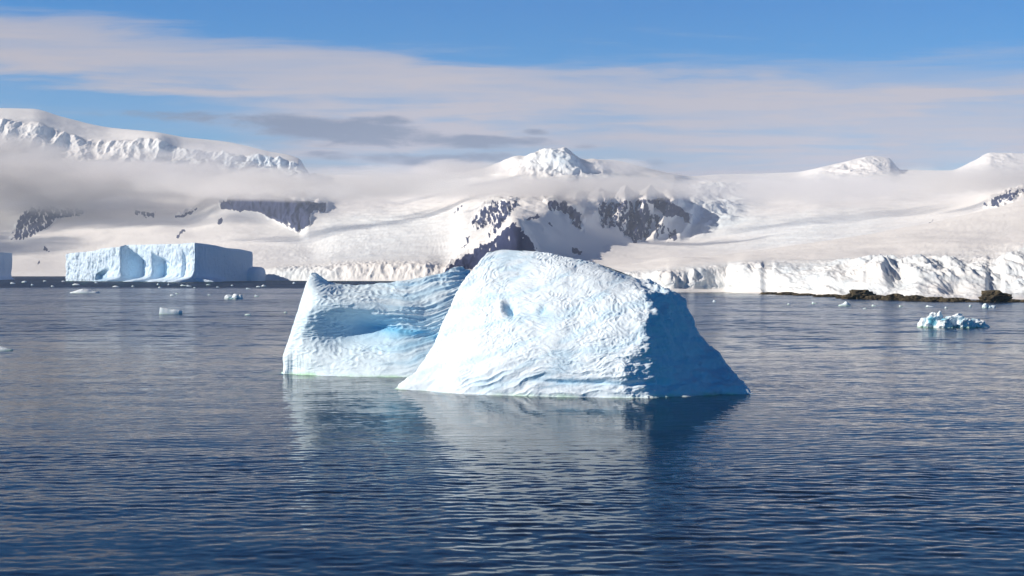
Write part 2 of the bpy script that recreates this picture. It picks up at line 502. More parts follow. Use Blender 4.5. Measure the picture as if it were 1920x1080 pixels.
# ------------------------------------------------------------------ tabular icebergs
def slab_berg(name, outline, mat, off, rows=54, inner=8):
    """outline: closed list of (x, y, top z); walls stand up from it, off(s, f, x, y) moves a wall point outward"""
    O = np.array(outline, float)
    seg = np.linalg.norm(np.roll(O, -1, 0)[:, :2]-O[:, :2], axis=1)
    S = np.concatenate([[0], np.cumsum(seg)])
    n = int(S[-1]/0.9)
    s = np.linspace(0, S[-1], n, endpoint=False)
    C = np.stack([np.interp(s, S, np.append(O[:, k], O[0, k])) for k in range(3)], -1)
    cen = C[:, :2].mean(0)
    T = np.roll(C[:, :2], -2, 0)-np.roll(C[:, :2], 2, 0)
    T /= np.linalg.norm(T, axis=1, keepdims=True)
    Nn = np.stack([T[:, 1], -T[:, 0]], -1)
    if np.mean(np.sum(Nn*(C[:, :2]-cen), 1)) < 0: Nn = -Nn
    f = np.linspace(-0.12, 1, rows)
    P = np.zeros((rows+inner, n, 3))
    for i, ff in enumerate(f):
        z = C[:, 2]*ff
        d = off(s, ff, C)
        P[i, :, :2] = C[:, :2]+Nn*d[:, None]
        P[i, :, 2] = z
    for k in range(inner):
        g = (k+1)/inner
        P[rows+k, :, :2] = P[rows-1, :, :2]*(1-g)+(cen+(C[:, :2]-cen)*0.05)*g
        P[rows+k, :, 2] = P[rows-1, :, 2]*(1-g*0.9)+C[:, 2].mean()*g*0.9
    return P

def at2(px, Y, top_py=None):
    return ((px-CX)/F*Y, Y, H+(HY-top_py)/F*Y)

L, K, R = at2(125, 1900, 475), at2(365, 1700, 455), at2(475, 1860, 472)
def lerp3(a, b, t): return tuple(a[i]*(1-t)+b[i]*t for i in range(3))
front_pts = []
for px_, tp in ((125,476),(128,475),(150,473),(178,470),(190,466),(222,463),(226,459),(262,459),(300,458),(340,457),(362,455)):
    t = (px_-125)/240.0
    # walk the straight front wall by its pixel column
    a = (px_-CX)/F; Lx, Ly = L[0], L[1]; Kx, Ky = K[0], K[1]
    tt = (a*Ly-Lx)/((Kx-Lx)-a*(Ky-Ly))
    x, y = Lx+(Kx-Lx)*tt, Ly+(Ky-Ly)*tt
    front_pts.append((x, y, H+(HY-tp)/F*y))
outline = front_pts+[K]
for px_, tp in ((385,457),(405,460),(425,465),(450,467),(474,472)):
    a = (px_-CX)/F
    tt = (a*K[1]-K[0])/((R[0]-K[0])-a*(R[1]-K[1]))
    x, y = K[0]+(R[0]-K[0])*tt, K[1]+(R[1]-K[1])*tt
    outline.append((x, y, H+(HY-tp)/F*y))
outline += [(R[0]-40, R[1]+90, 38), (L[0]+40, L[1]+120, 36), (L[0]+2, L[1]+70, 36)]

def tab_off(s, f, C):
    x, y, zt = C.T
    px = CX+F*x/y
    Lf = 296.0
    front = s < Lf
    z = zt*f
    P3 = np.stack([x*0.03, y*0.03, 0*x+z*0.012], -1)
    d = 3.2*fbm(P3, 4)+1.3*ridged(np.stack([s*0.07, 0*s, z*0.03], -1), 5)
    crk = np.abs(perlin(np.stack([s*0.10+0.6*perlin(np.stack([s*0.05, 0*s, z*0.08], -1)), 0*s+3, z*0.022], -1)))
    d = d-1.2*np.exp(-(crk/0.03)**2)*(0.4+0.6*front)+1.0*fbm(np.stack([s*0.22, 0*s, z*0.16], -1), 3)
    def alcove(a, b, depth, ztop, soft=0.8, lean=0.0, zr=None):
        u = (px-lean*(z-15)-(a+b)/2)/((b-a)/2)
        ztop = ztop+((zr if zr else ztop)-ztop)*(u+1)/2
        arch = np.sqrt(np.clip(1-np.abs(u)**2.6, 0, 1))
        tri = np.clip(1-(u+0.8)/1.8, 0, 1)*sstep(-1.0, -0.8, u)
        return depth*(0.25*arch+0.9*tri)*sstep(ztop*1.12, ztop*0.80, z)*(np.abs(u) < 1)
    fr = front.astype(float)
    d = d-fr*(alcove(226, 276, 28, 48, lean=-0.1, zr=24)+alcove(287, 321, 15, 34, zr=22)+alcove(340, 360, 5, 38)+alcove(177, 206, 7, 8, zr=18))
    d = d*(1-0.75*sstep(300, 330, s)*sstep(500, 470, s))
    # white feet flaring out over the water
    base = np.exp(-np.clip(z, 0, 99)/5.5)
    peaks = np.exp(-((px-214)/9)**2)+np.exp(-((px-281)/10)**2)+np.exp(-((px-326)/9)**2)+np.exp(-((px-362)/9)**2)
    d = d+fr*(15*base*peaks+22*np.exp(-(np.clip(z, 0, 99)/3.5)**2)*sstep(200, 222, px))
    tongue = sstep(296, 300, s)*sstep(420, 330, s)
    d = d+tongue*24*np.exp(-(np.clip(z, 0, 99)/3.5)**2)*(1-sstep(296, 400, s))
    if f > 0.9: d = d-1.5*((f-0.9)/0.1)**2*(0.4+np.abs(fbm(np.stack([s*0.2, 0*s, 0*s], -1), 3)))
    return d
P = slab_berg('tabular_iceberg', outline, TAB, tab_off)
V1 = P.reshape(-1, 3); F1 = grid_faces(P.shape[0], P.shape[1], True)
# fallen shoulder at the right-hand end, frozen to the slab
def lump(cx, cy, a, b, h, n=48, m=20, pw=3.0):
    th = np.linspace(0, 2*np.pi, n, endpoint=False)
    ph = np.linspace(-0.15, 1, m)
    c, s_ = np.cos(th), np.sin(th)
    r = (np.abs(c)**pw+np.abs(s_)**pw)**(-1/pw)
    out = []
    for f in ph:
        k = (1-max(f, 0)**4)**0.25 if f < 1 else 0.0
        out.append(np.stack([cx+a*r*c*k, cy+b*r*s_*k, 0*c+h*f], -1))
    return np.array(out)
Q = lump((470-CX)/F*1880, 1880, 17.5, 40, 19.5)
Q = Q+0.8*np.stack([fbm(Q*0.1, 3)]*3, -1)
V2 = Q.reshape(-1, 3); F2 = grid_faces(Q.shape[0], Q.shape[1], True)+len(V1)
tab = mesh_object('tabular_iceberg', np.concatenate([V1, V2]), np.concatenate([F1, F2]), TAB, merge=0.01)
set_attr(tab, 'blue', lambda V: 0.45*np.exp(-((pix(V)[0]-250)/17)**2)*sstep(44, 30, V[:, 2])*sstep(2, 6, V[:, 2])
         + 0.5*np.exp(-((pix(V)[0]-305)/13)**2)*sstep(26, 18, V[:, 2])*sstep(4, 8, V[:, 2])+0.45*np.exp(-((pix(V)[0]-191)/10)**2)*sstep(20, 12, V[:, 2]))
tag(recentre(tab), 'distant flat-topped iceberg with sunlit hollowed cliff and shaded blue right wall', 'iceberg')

ol = [at2(-200, 2400, 470), at2(-12, 2080, 472), at2(22, 2260, 474.5), at2(10, 2420, 475), at2(-170, 2560, 475)]
P = slab_berg('tabular_iceberg', ol, TAB, lambda s, f, C: 2.0*fbm(np.stack([C[:, 0]*0.03, C[:, 1]*0.03, 0*s+f], -1), 4)+6*np.exp(-max(f, 0)*14))
tb2 = mesh_object('tabular_iceberg', P, grid_faces(P.shape[0], P.shape[1], True), TAB, merge=0.01)
set_attr(tb2, 'blue', lambda V: 0*V[:, 0])
tag(recentre(tb2), 'shaded blue ice cliff of an iceberg cut off by the left edge of the photo', 'iceberg')

# ------------------------------------------------------------------ small ice
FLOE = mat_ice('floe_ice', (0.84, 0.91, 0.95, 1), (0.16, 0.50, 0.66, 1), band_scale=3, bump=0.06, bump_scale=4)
def floe(name, px, py, wpx, hts, depth_ratio=0.5, rough=0.25, seed=0, blue=0.2, n=64, m=28, flat=2.5):
    """a lump of drifting ice; hts = list of (position -1..1, height in photo pixels) along its length"""
    Y = wl(py); k = Y/F
    Lh = wpx*k/2; D = Lh*depth_ratio
    u = np.linspace(-1, 1, n); v = np.linspace(-1, 1, m)
    U, Vv = np.meshgrid(u, v)
    hx = np.array([a for a, b in hts]); hy = np.array([b for a, b in hts])*k
    prof = pchip(hx, hy, u)[None, :]
    rr = np.abs(U)**flat*0+np.abs(Vv)**flat
    q = np.stack([U*Lh/(k*9)+seed*3.1, Vv*D/(k*9)+seed, 0*U], -1)
    env = np.clip(1-rr, 0, 1)**0.5
    Z = prof*env*(1+rough*2*fbm(q, 4))+0.35*rough*hy.max()*ridged(q*1.3, 3)*env
    edge = np.minimum(sstep(0, 0.06, 1-np.abs(U)), sstep(0, 0.12, 1-np.abs(Vv)))
    Z = Z*edge-(1-edge)*0.6*max(hy.max(), 0.5)
    X = (px-CX)/F*Y+U*Lh*(1+0.0*Z); YY = Y+D+Vv*D*(0.6+0.4*np.sqrt(np.clip(1-U**2, 0, 1)))
    P = np.stack([X+0.15*Z*perlin(q*0.7+4), YY, Z], -1)
    b = np.clip(blue*2*(0.3+1.2*fbm(q*0.6+7, 3)), 0, 1)
    o = mesh_object(name, P, grid_faces(m, n), FLOE, attrs={'blue': b})
    return recentre(o)

def ice_cluster(name, lumps, seed, blue):
    Vs, Fs, Bs, off = [], [], [], 0
    for i, (px, py, wpx, hpx, blocky, dr) in enumerate(lumps):
        Y = wl(py); k = Y/F; a = wpx*k/2; h = hpx*k
        n, m = 34, 18
        th = np.linspace(0, 2*np.pi, n, endpoint=False); ph = np.linspace(-0.3, 1, m)
        rows = []
        for f in ph:
            kk = max(0, 1-max(f, 0)**(1.3+3*blocky))**0.5
            rows.append(np.stack([(px-CX)/F*Y+a*kk*np.cos(th), Y+a*dr*(1+kk*np.sin(th)), 0*th+h*f], -1))
        P = np.array(rows)
        q = P/(k*11)+seed+i*2.7
        nrm = np.stack([np.cos(th), np.sin(th), 0.5+0*th], -1)[None]
        dd = 0.36*fbm(q*0.8, 4)+0.30*ridged(q*0.7, 3)
        P = P+nrm*(min(a, h)*dd)[..., None]
        Vs.append(P.reshape(-1, 3)); Fs.append(grid_faces(m, n, True)+off); off += n*m
        Bs.append(np.clip(blue[i]*(0.4+2.2*fbm(q*0.7+5, 3)), 0, 1).ravel())
    o = mesh_object(name, np.concatenate(Vs), np.concatenate(Fs), FLOE, attrs={'blue': np.concatenate(Bs)}, merge=0.001, smooth=False)
    return recentre(o)
o = ice_cluster('ice_floe', [(1738,613.5,26,17,0.3,0.6),(1752,614,26,27,0.1,0.6),(1764,613.5,14,31,0,0.7),(1775,614.5,26,16,0.3,0.5),(1790,614,34,20,0.5,0.5),(1800,613,24,26,0.1,0.6),(1815,614.5,28,16,0.4,0.5),(1832,614,30,14,0.2,0.5),(1845,614,26,8,0,0.4)], 2.0,
  [0.3,1.0,0.2,0.8,0.25,0.0,0.5,1.0,1.2])
tag(o, 'jagged blue-white growler with a dark tail, drifting off the right shore', 'growler')
o = floe('ice_floe', 318, 589, 42, [(-1,11),(-0.9,12),(-0.4,10),(-0.05,8),(0.3,8),(0.8,7),(1,4)], 0.5, 0.06, 9, 0.15, 60, 30, 6)
tag(o, 'small wedge-shaped slab of ice with a blue end, left of the bergs', 'ice floe')
o = floe('ice_floe', 153, 549.5, 52, [(-1,1),(-0.6,4),(0,7.5),(0.35,5),(0.6,2.5),(1,2)], 0.8, 0.08, 13, 0.05)
tag(o, 'low white pan of ice in front of the flat-topped iceberg', 'ice floe')
o = ice_cluster('ice_floe', [(427,560.5,12,8,0.3,0.8),(434,560.5,8,5,0,0.8),(441,560.5,10,9,0.2,0.8),(449,560.5,9,8,0.2,0.8)], 8.0, [0.1,0.3,0.1,0.2])
tag(o, 'knobbly cluster of white ice lumps left of the grooved iceberg', 'ice floe')
o = floe('ice_floe', -2, 658, 40, [(-1,3),(-0.2,7),(0.4,4),(1,1)], 0.7, 0.15, 25, 0.0)
tag(o, 'flat white ice chunk at the left edge of the photo', 'ice floe')
o = floe('ice_floe', 1586, 573.5, 24, [(-1,1),(-0.3,4),(0.15,6.5),(0.4,5),(1,1)], 0.6, 0.3, 31, 0.1)
tag(o, 'little peaked white ice floe just off the rocky right shore', 'ice floe')
o = ice_cluster('ice_floe', [(1848,577,10,8,0,0.7),(1855,577,8,4,0,0.7),(1863,577,9,4,0.2,0.7)], 12.0, [0.2,0.3,0.1])
tag(o, 'small white ice floe below the dark shore boulder', 'ice floe')
specks = [(44,529.5,9),(23,532,9),(83,527.5,6),(118,528,6),(141,534.5,14),(98,537.5,6),(216,538,13),(249,537.5,6),(296,534.3,5),(316,534.5,4),(344,536,14),(354,537,9),
          (390,534.5,8),(484,538.2,9),(494,537,9),(465,542,9),(332,551,7),(323,554.5,10),(392,553.5,6),(481,556,9),(535,586.5,7),(464,591,12),(551,531.6,6),
          (365,540,5),(299,540,6),(435,536,5),(408,539,5),(180,531,6),(60,535,5),(1340,566,7),(1480,571,6),(1528,569.5,10),(1640,574,9),(1690,575,7),(1745,575.5,14),(1775,578,6),(1820,575,5),(1622,579,7)]
for i, (px, py, w) in enumerate(specks):
    a = 1.2+1.4*rng.random(); b = rng.uniform(-0.5, 0.5)
    o = floe('ice_chunk', px, py, w, [(-1,0.8),(b-0.3,a*1.3),(b+0.25,a),(1,0.6)], 0.8, 0.25, 50+i, 0.1, 24, 12)
    far_l = py < 545 and px < 600
    if far_l: lab = 'tiny white ice chunk in the dark water around the flat-topped iceberg'
    elif px < 600: lab = 'tiny white ice chunk on the open blue water left of the grooved iceberg'
    else: lab = 'tiny white ice chunk on the water along the right shore'
    tag(o, lab, 'ice chunk', 'ice chunks left' if px < 600 and not far_l else ('ice chunks by the flat-topped iceberg' if far_l else 'ice chunks off the right shore'))

# ------------------------------------------------------------------ far mountains
def patch_mesh(name, columns, px_s, row_n, mat, noise_fn, attrs_fn):
    """columns: {px: [(py, Y) ...]}, first row with py None lies on the water; interpolated across px, then up the rows"""
    xs = sorted(columns)
    A = []
    for x in xs:
        r = []
        for (py, Y) in columns[x]:
            if py is None: py = HY+F*(H+1.0)/Y
            r.append((py, Y))
        A.append(r)
    A = np.array(A, float)
    G = pchip(xs, A, px_s)                     # px x rows x 2
    R = []
    G2 = np.swapaxes(G, 0, 1)                  # rows x px x 2
    t = []
    for i, n in enumerate(row_n): t += list(i+np.arange(n)/n)
    t.append(len(row_n))
    G3 = pchip(np.arange(len(G2)), G2, np.array(t))
    px = np.repeat(np.asarray(px_s, float)[None, :], len(G3), 0)
    P = at(px, G3[..., 0], G3[..., 1])
    N = grid_normals(P)
    sgn = np.sign(np.sum(N*np.array([0, -1, 0.5]), -1, keepdims=True)); N = N*np.where(sgn == 0, 1, sgn)
    rowt = np.repeat(np.array(t)[:, None], px.shape[1], 1)
    P2 = P+N*noise_fn(P, px, G3[..., 0], rowt)[..., None]
    ppx = CX+F*P2[..., 0]/P2[..., 1]; ppy = HY-F*(P2[..., 2]-H)/P2[..., 1]
    o = mesh_object(name, P2, grid_faces(px.shape[0], px.shape[1]), mat, attrs=attrs_fn(P2, ppx, ppy, rowt))
    return o

def in_poly(px, py, poly):
    poly = np.array(poly, float); ins = np.zeros(px.shape, bool)
    j = len(poly)-1
    for i in range(len(poly)):
        xi, yi = poly[i]; xj, yj = poly[j]
        c = ((yi > py) != (yj > py)) & (px < (xj-xi)*(py-yi)/(yj-yi+1e-9)+xi)
        ins ^= c; j = i
    return ins

def poly_soft(px, py, poly, soft=3.0):
    """1 inside, fading out over soft pixels: signed distance to the outline"""
    poly = np.array(poly, float)
    d = np.full(px.shape, 1e9)
    for i in range(len(poly)):
        a, b = poly[i], poly[(i+1) % len(poly)]
        ab = b-a; L2 = (ab**2).sum()+1e-9
        t = np.clip(((px-a[0])*ab[0]+(py-a[1])*ab[1])/L2, 0, 1)
        d = np.minimum(d, np.hypot(px-a[0]-t*ab[0], py-a[1]-t*ab[1]))
    d = np.where(in_poly(px, py, poly), d, -d)
    return sstep(-soft, soft, d)

ROCKS = [  # outcrops: outline, how bare
 ([(18,449),(30,420),(45,395),(60,388),(95,386),(160,396),(150,404),(110,412),(85,428),(60,442),(35,452)], 0.52),
 ([(415,378),(440,362),(500,362),(560,376),(612,382),(612,394),(582,398),(578,418),(560,434),(540,420),(520,416),(480,398),(415,393)], 0.78),
 ([(252,395),(290,398),(288,409),(262,405)], 0.55), ([(322,408),(372,390),(345,409),(330,412)], 0.6),
 ([(406,414),(420,405),(424,414),(412,420)], 0.6), ([(330,445),(346,429),(348,434),(338,445)], 0.75), ([(82,474),(88,459),(92,472)], 0.75),
 ([(68,496),(74,488),(76,496)], 0.6),
 ([(826,517),(850,492),(878,474),(905,458),(925,453),(945,430),(968,414),(985,440),(1008,470),(1000,500),(900,500),(880,505),(862,514)], 0.66),
 ([(880,420),(895,397),(925,376),(972,374),(968,392),(948,412),(930,440),(912,452),(920,420),(895,432)], 0.46),
 ([(915,450),(928,425),(945,415),(925,445)], 0.5),
 ([(860,470),(872,448),(885,440),(876,462)], 0.42),
 ([(845,404),(874,376),(877,379),(850,404)], 0.5), ([(804,388),(816,380),(816,387)], 0.55),
 ([(985,412),(1010,400),(1016,406),(995,414)], 0.6),
 ([(1012,376),(1062,376),(1090,400),(1100,436),(1082,428),(1062,402),(1030,393)], 0.52),
 ([(1024,416),(1036,414),(1036,426)], 0.6), ([(1072,464),(1092,470),(1090,478),(1076,474)], 0.65),
 ([(1118,378),(1180,376),(1180,400),(1160,432),(1128,428)], 0.46),
 ([(1170,380),(1215,372),(1225,410),(1210,448),(1190,456),(1165,440),(1155,420)], 0.50),
 ([(1205,374),(1255,372),(1292,402),(1296,424),(1272,404),(1258,412),(1240,396)], 0.62),
 ([(1222,402),(1240,400),(1245,440),(1232,450)], 0.5), ([(1248,425),(1268,428),(1270,452),(1255,452)], 0.52),
 ([(1838,388),(1866,366),(1920,352),(2000,345),(1990,358),(1920,364),(1872,388)], 0.48), ([(1600,445),(1612,444),(1608,450)], 0.55), ([(1742,415),(1752,408),(1750,414)], 0.55),
]
def rock_attr(px, py, big=False):
    r = np.zeros(px.shape)
    dx = 6*fbm(np.stack([px/16.0, py/16.0, 0*px+1.5], -1), 3); dy = 5*fbm(np.stack([px/14.0, py/14.0, 0*px+7.5], -1), 3)
    px = px+dx; py = py+dy
    for poly, k in ROCKS:
        q = np.array(poly)
        if big and np.ptp(q[:, 0]) < 45: continue
        sel = (px > q[:, 0].min()-10) & (px < q[:, 0].max()+10) & (py > q[:, 1].min()-10) & (py < q[:, 1].max()+10)
        if sel.any():
            v = np.zeros(px.shape); v[sel] = poly_soft(px[sel], py[sel], poly, 4.0)*k
            r = np.maximum(r, v)
    return r

def rock_cover(px, py):
    # snow lies in the gullies: streaks running down the fall line cut each outcrop
    r = rock_attr(px, py)
    wob = 5*fbm(np.stack([px/40.0, py/40.0, 0*px+8], -1), 3)
    g = ridged(np.stack([(px+wob)/8.0+py/36.0, py/40.0, 0*px], -1), 4, 0.62)
    h = fbm(np.stack([px/4.5-py/14.0, py/11.0, 0*px+3], -1), 4, 0.65)
    return np.clip(r+np.where(r > 0.01, 0.17*(g-0.25)+0.30*h, 0), 0, 1)*sstep(0.0, 0.08, r)

# rows: shore, ice front top, low slope, slope, rock foot, rock top, above cloud, cliff foot, cliff edge, crest, far side
MT = {
 -420: [(None,3955),(507,3990),(486,4700),(452,5500),(420,6000),(388,6300),(330,7000),(262,7600),(236,7750),(212,8300),(270,10000)],
 0:    [(None,3955),(509,3990),(486,4700),(455,5500),(432,5900),(385,6300),(330,7000),(262,7600),(232,7720),(203,8300),(270,10000)],
 60:   [(None,3955),(510,3990),(486,4700),(452,5500),(425,5850),(384,6250),(330,7000),(268,7600),(236,7720),(204,8300),(270,10000)],
 120:  [(None,3955),(511,3990),(488,4650),(450,5500),(415,5950),(388,6300),(335,7000),(285,7600),(256,7720),(220,8300),(280,10000)],
 200:  [(None,3700),(511,3740),(488,4500),(450,5400),(415,5950),(388,6300),(335,7000),(298,7550),(268,7700),(238,8300),(290,10000)],
 290:  [(None,3000),(511,3040),(490,4000),(450,5200),(415,5900),(390,6300),(335,7000),(304,7500),(262,7650),(247,8000),(300,10000)],
 345:  [(None,2500),(511,2540),(490,3700),(450,5100),(418,5850),(390,6300),(335,7000),(308,7500),(282,7650),(257,8200),(300,10000)],
 420:  [(None,2100),(509,2140),(490,3300),(450,5000),(410,5700),(368,6100),(335,7000),(312,7600),(290,7750),(265,8300),(310,10000)],
 500:  [(None,1950),(505,1985),(488,3000),(455,4800),(420,5500),(366,5850),(338,7000),(318,7700),(298,7800),(283,8300),(320,10000)],
 560:  [(None,1930),(505,1960),(488,2900),(460,4600),(434,5300),(376,5700),(342,7000),(328,7700),(312,7800),(297,8200),(325,10000)],
 580:  [(None,1920),(505,1950),(488,2800),(462,4500),(420,5300),(380,5750),(345,7000),(336,8000),(333,8600),(328,9500),(335,12000)],
 640:  [(None,1900),(501,1930),(480,2900),(450,4300),(420,5200),(385,6000),(352,7000),(338,8200),(333,9500),(327,10800),(335,12500)],
 720:  [(None,1880),(498,1920),(478,2800),(445,4000),(415,5000),(385,6000),(355,7000),(340,8200),(335,9500),(330,10800),(335,12500)],
 800:  [(None,1860),(498,1900),(480,2700),(440,3800),(410,4700),(380,5600),(352,6800),(338,8000),(333,9200),(328,10500),(335,12500)],
 835:  [(None,1850),(505,1900),(485,2600),(440,3600),(405,4500),(378,5300),(350,6500),(335,7600),(331,8600),(327,9600),(335,12000)],
 880:  [(None,1840),(505,1890),(474,2420),(435,3200),(405,4000),(375,4800),(350,6100),(330,7000),(325,7200),(320,7600),(335,9500)],
 925:  [(None,1840),(500,1890),(452,2380),(425,3100),(395,3900),(372,4500),(350,5900),(325,6700),(316,6900),(311,7200),(335,9500)],
 968:  [(None,1840),(490,1900),(413,2360),(408,2900),(392,3600),(372,4300),(350,5700),(318,6500),(303,6600),(297,6900),(330,9500)],
 1008: [(None,1840),(500,1950),(462,2450),(420,3000),(396,3600),(372,4300),(348,5600),(318,6400),(300,6500),(293,6900),(330,9500)],
 1058: [(None,1840),(502,2000),(478,2700),(440,3300),(405,3900),(374,4400),(348,5600),(318,6350),(294,6450),(288,6800),(330,9500)],
 1092: [(None,1840),(503,2050),(482,2900),(445,3600),(410,4200),(376,4500),(350,5600),(328,6350),(308,6450),(301,6900),(330,9500)],
 1140: [(None,1840),(505,2100),(486,3000),(452,3900),(425,4400),(376,4700),(350,5600),(332,6400),(318,6600),(300,7300),(330,9500)],
 1200: [(None,1840),(505,2100),(486,3000),(462,4000),(452,4400),(372,4800),(352,5600),(340,6400),(326,6800),(312,7600),(330,9500)],
 1260: [(None,1840),(504,2100),(484,3000),(464,4000),(448,4500),(376,5000),(356,5700),(346,6500),(334,7000),(325,8200),(335,10500)],
 1300: [(None,1840),(504,2100),(484,3000),(464,4000),(440,4700),(400,5200),(370,5800),(352,6600),(340,7600),(330,9000),(338,11500)],
 1350: [(None,1840),(504,2100),(484,3000),(460,4000),(432,4800),(402,5400),(375,6000),(352,6800),(340,8000),(327,9800),(338,12000)],
 1420: [(None,1840),(503,2100),(480,3000),(455,3900),(425,4700),(398,5500),(372,6200),(350,7200),(338,8500),(326,10200),(338,12000)],
 1495: [(None,1840),(500,2100),(475,2900),(448,3700),(420,4500),(392,5400),(365,6300),(348,7400),(335,8600),(322,9800),(338,12000)],
 1540: [(None,1840),(498,2100),(472,2800),(444,3600),(416,4400),(388,5300),(362,6300),(345,7400),(328,8500),(313,9200),(338,12000)],
 1580: [(None,1840),(496,2100),(468,2800),(440,3600),(412,4400),(385,5300),(360,6300),(342,7400),(322,8500),(304,9200),(335,12000)],
 1640: [(None,1840),(494,2100),(464,2700),(435,3500),(408,4300),(382,5200),(358,6200),(338,7400),(316,8500),(293,9200),(330,12000)],
 1665: [(None,1840),(493,2100),(462,2700),(433,3500),(406,4300),(380,5200),(356,6200),(338,7400),(317,8500),(296,9200),(330,12000)],
 1690: [(None,1840),(492,2100),(460,2700),(430,3500),(404,4300),(378,5200),(355,6200),(340,7400),(328,8500),(318,9200),(335,12000)],
 1780: [(None,1840),(490,2100),(452,2600),(422,3300),(396,4100),(372,5000),(352,6000),(338,7200),(328,8300),(320,9200),(335,12000)],
 1825: [(None,1840),(488,2100),(446,2600),(414,3200),(392,3900),(368,4700),(350,5700),(335,7000),(318,8200),(302,9200),(330,12000)],
 1860: [(None,1840),(486,2100),(442,2500),(408,3100),(386,3700),(364,4400),(348,5500),(332,7000),(308,8200),(287,9200),(330,12000)],
 1920: [(None,1840),(484,2100),(436,2500),(398,3000),(372,3500),(356,4100),(344,5300),(330,7000),(308,8200),(288,9200),(330,12000)],
 2350: [(None,1840),(470,2100),(410,2500),(370,3000),(352,3500),(345,4100),(338,5300),(330,7000),(310,8200),(295,9200),(330,12000)],
}
def mt_noise(P, px, py, t):
    y = P[..., 1]
    q = P*np.array([1, 1, 1.0])
    base = 14*fbm(q/900.0, 4)*sstep(1.0, 2.5, t)
    fine = 3*fbm(q/120.0, 5)*sstep(0.6, 2.0, t)
    rk = rock_attr(px, py, True)
    rug = ridged(np.stack([q[..., 0]/150.0, q[..., 1]/420.0, q[..., 2]/260.0], -1), 6)
    # rough country: rock ribs, ice cliffs under the left plateau, the summit in the middle, broken glaciers
    cl = sstep(5.9, 6.8, t)*sstep(8.3, 7.9, t)*sstep(640, 560, px)
    top = np.exp(-((px-1040)/75)**2)*sstep(6.2, 7, t)*sstep(8.9, 8.2, t)
    pk = (np.exp(-((px-1610)/70)**2)+np.exp(-((px-1870)/45)**2)*0.5)*sstep(6.8, 7.6, t)*sstep(9.2, 8.6, t)
    face = np.exp(-((px-1180)/110)**2)*sstep(3.6, 4.3, t)*sstep(6.0, 5.2, t)
    face2 = np.exp(-((px-1340)/55)**2)*sstep(3.8, 4.6, t)*sstep(7.8, 7.0, t)
    ridge = np.exp(-((px-950)/75)**2)*sstep(1.1, 1.8, t)*sstep(6.0, 4.5, t)
    w = np.clip(sstep(0.1, 0.6, rk)*0.4+cl*1.1+top*1.5+pk+face*1.3+face2*0.8+ridge*0.55, 0, 1.6)
    near = np.clip(y/5500.0, 0.35, 1.2)
    # crevassed ice on the mid glacier and the shore front
    cre = (np.exp(-((px-700)/150)**2)*sstep(1.2, 2, t)*sstep(5.6, 4.6, t)+np.exp(-((px-1480)/200)**2)*sstep(1.5, 2.5, t)*sstep(5.5, 4.5, t)*0.7)
    front = sstep(0.02, 0.3, t)*sstep(1.7, 1.05, t)*sstep(480, 560, px)*sstep(900, 830, px)
    crev = ridged(np.stack([q[..., 0]/130.0+q[..., 2]/60.0, q[..., 1]/260.0, q[..., 2]/11.0], -1), 4)
    ribs = ridged(np.stack([q[..., 0]/38.0+q[..., 2]/160.0, q[..., 1]/200.0, q[..., 2]/130.0], -1), 4)*sstep(0.1, 0.5, rk)*np.clip(y/4500.0, 0.4, 1.2)*7.0
    sp = (px+0.35*(py-380)+9*fbm(np.stack([px/60.0, py/30.0, 0*px], -1), 3))/44.0
    spur = 1-np.abs(2*(sp-np.floor(sp))-1)*2
    spurs = 17*spur*(np.exp(-((px-1190)/120)**2)*sstep(3.5, 4.3, t)*sstep(6.0, 5.3, t))
    out = base*(1-0.3*w)*near+fine+ribs+spurs+w*20*rug*near+cre*2.8*crev+front*2.5*ridged(np.stack([q[..., 0]/14.0, q[..., 1]/40.0, q[..., 2]/20.0], -1), 4)
    crest_keep = 1-0.85*sstep(8.6, 9.0, t)*(1-0.6*sstep(9, 9.3, t))
    return out*crest_keep*sstep(0, 0.2, t)
def mt_attrs(P, px, py, t):
    ice = np.exp(-((px-560)/70)**2)*sstep(1.5, 0.6, t)+0.5*np.exp(-((px-700)/170)**2)*sstep(0.8, 2, t)*sstep(5, 4, t)
    ice = ice+0.8*np.exp(-((px-1345)/60)**2)*sstep(3.5, 4.5, t)*sstep(7.5, 6.8, t)+0.5*np.exp(-((px-1500)/200)**2)*sstep(2, 3, t)*sstep(5, 4, t)
    ice = ice+0.9*sstep(6.0, 6.8, t)*sstep(8.1, 7.9, t)*sstep(640, 560, px)*sstep(180, 480, px)+0.9*np.exp(-((px-1060)/60)**2)*sstep(6.5, 7, t)*sstep(8.4, 8.0, t)
    return {'rock': rock_cover(px, py), 'ice': np.clip(ice, 0, 1)}
MSNOW = mat_snow_rock('mountain_snow', (0.86, 0.84, 0.81, 1), (0.020, 0.030, 0.085, 1), (0.050, 0.062, 0.130, 1), 0.016, 1.8)  # rock blues include distant haze and shade, put into the base colour
px_s = np.concatenate([np.arange(-420, -20, 8), np.arange(-20, 1945, 1.45), np.arange(1945, 2351, 8)])
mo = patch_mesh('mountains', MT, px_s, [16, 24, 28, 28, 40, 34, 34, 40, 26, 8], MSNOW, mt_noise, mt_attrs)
tag(mo, 'snow-covered mountains and glaciers with dark rock outcrops behind the bay', kind='structure')

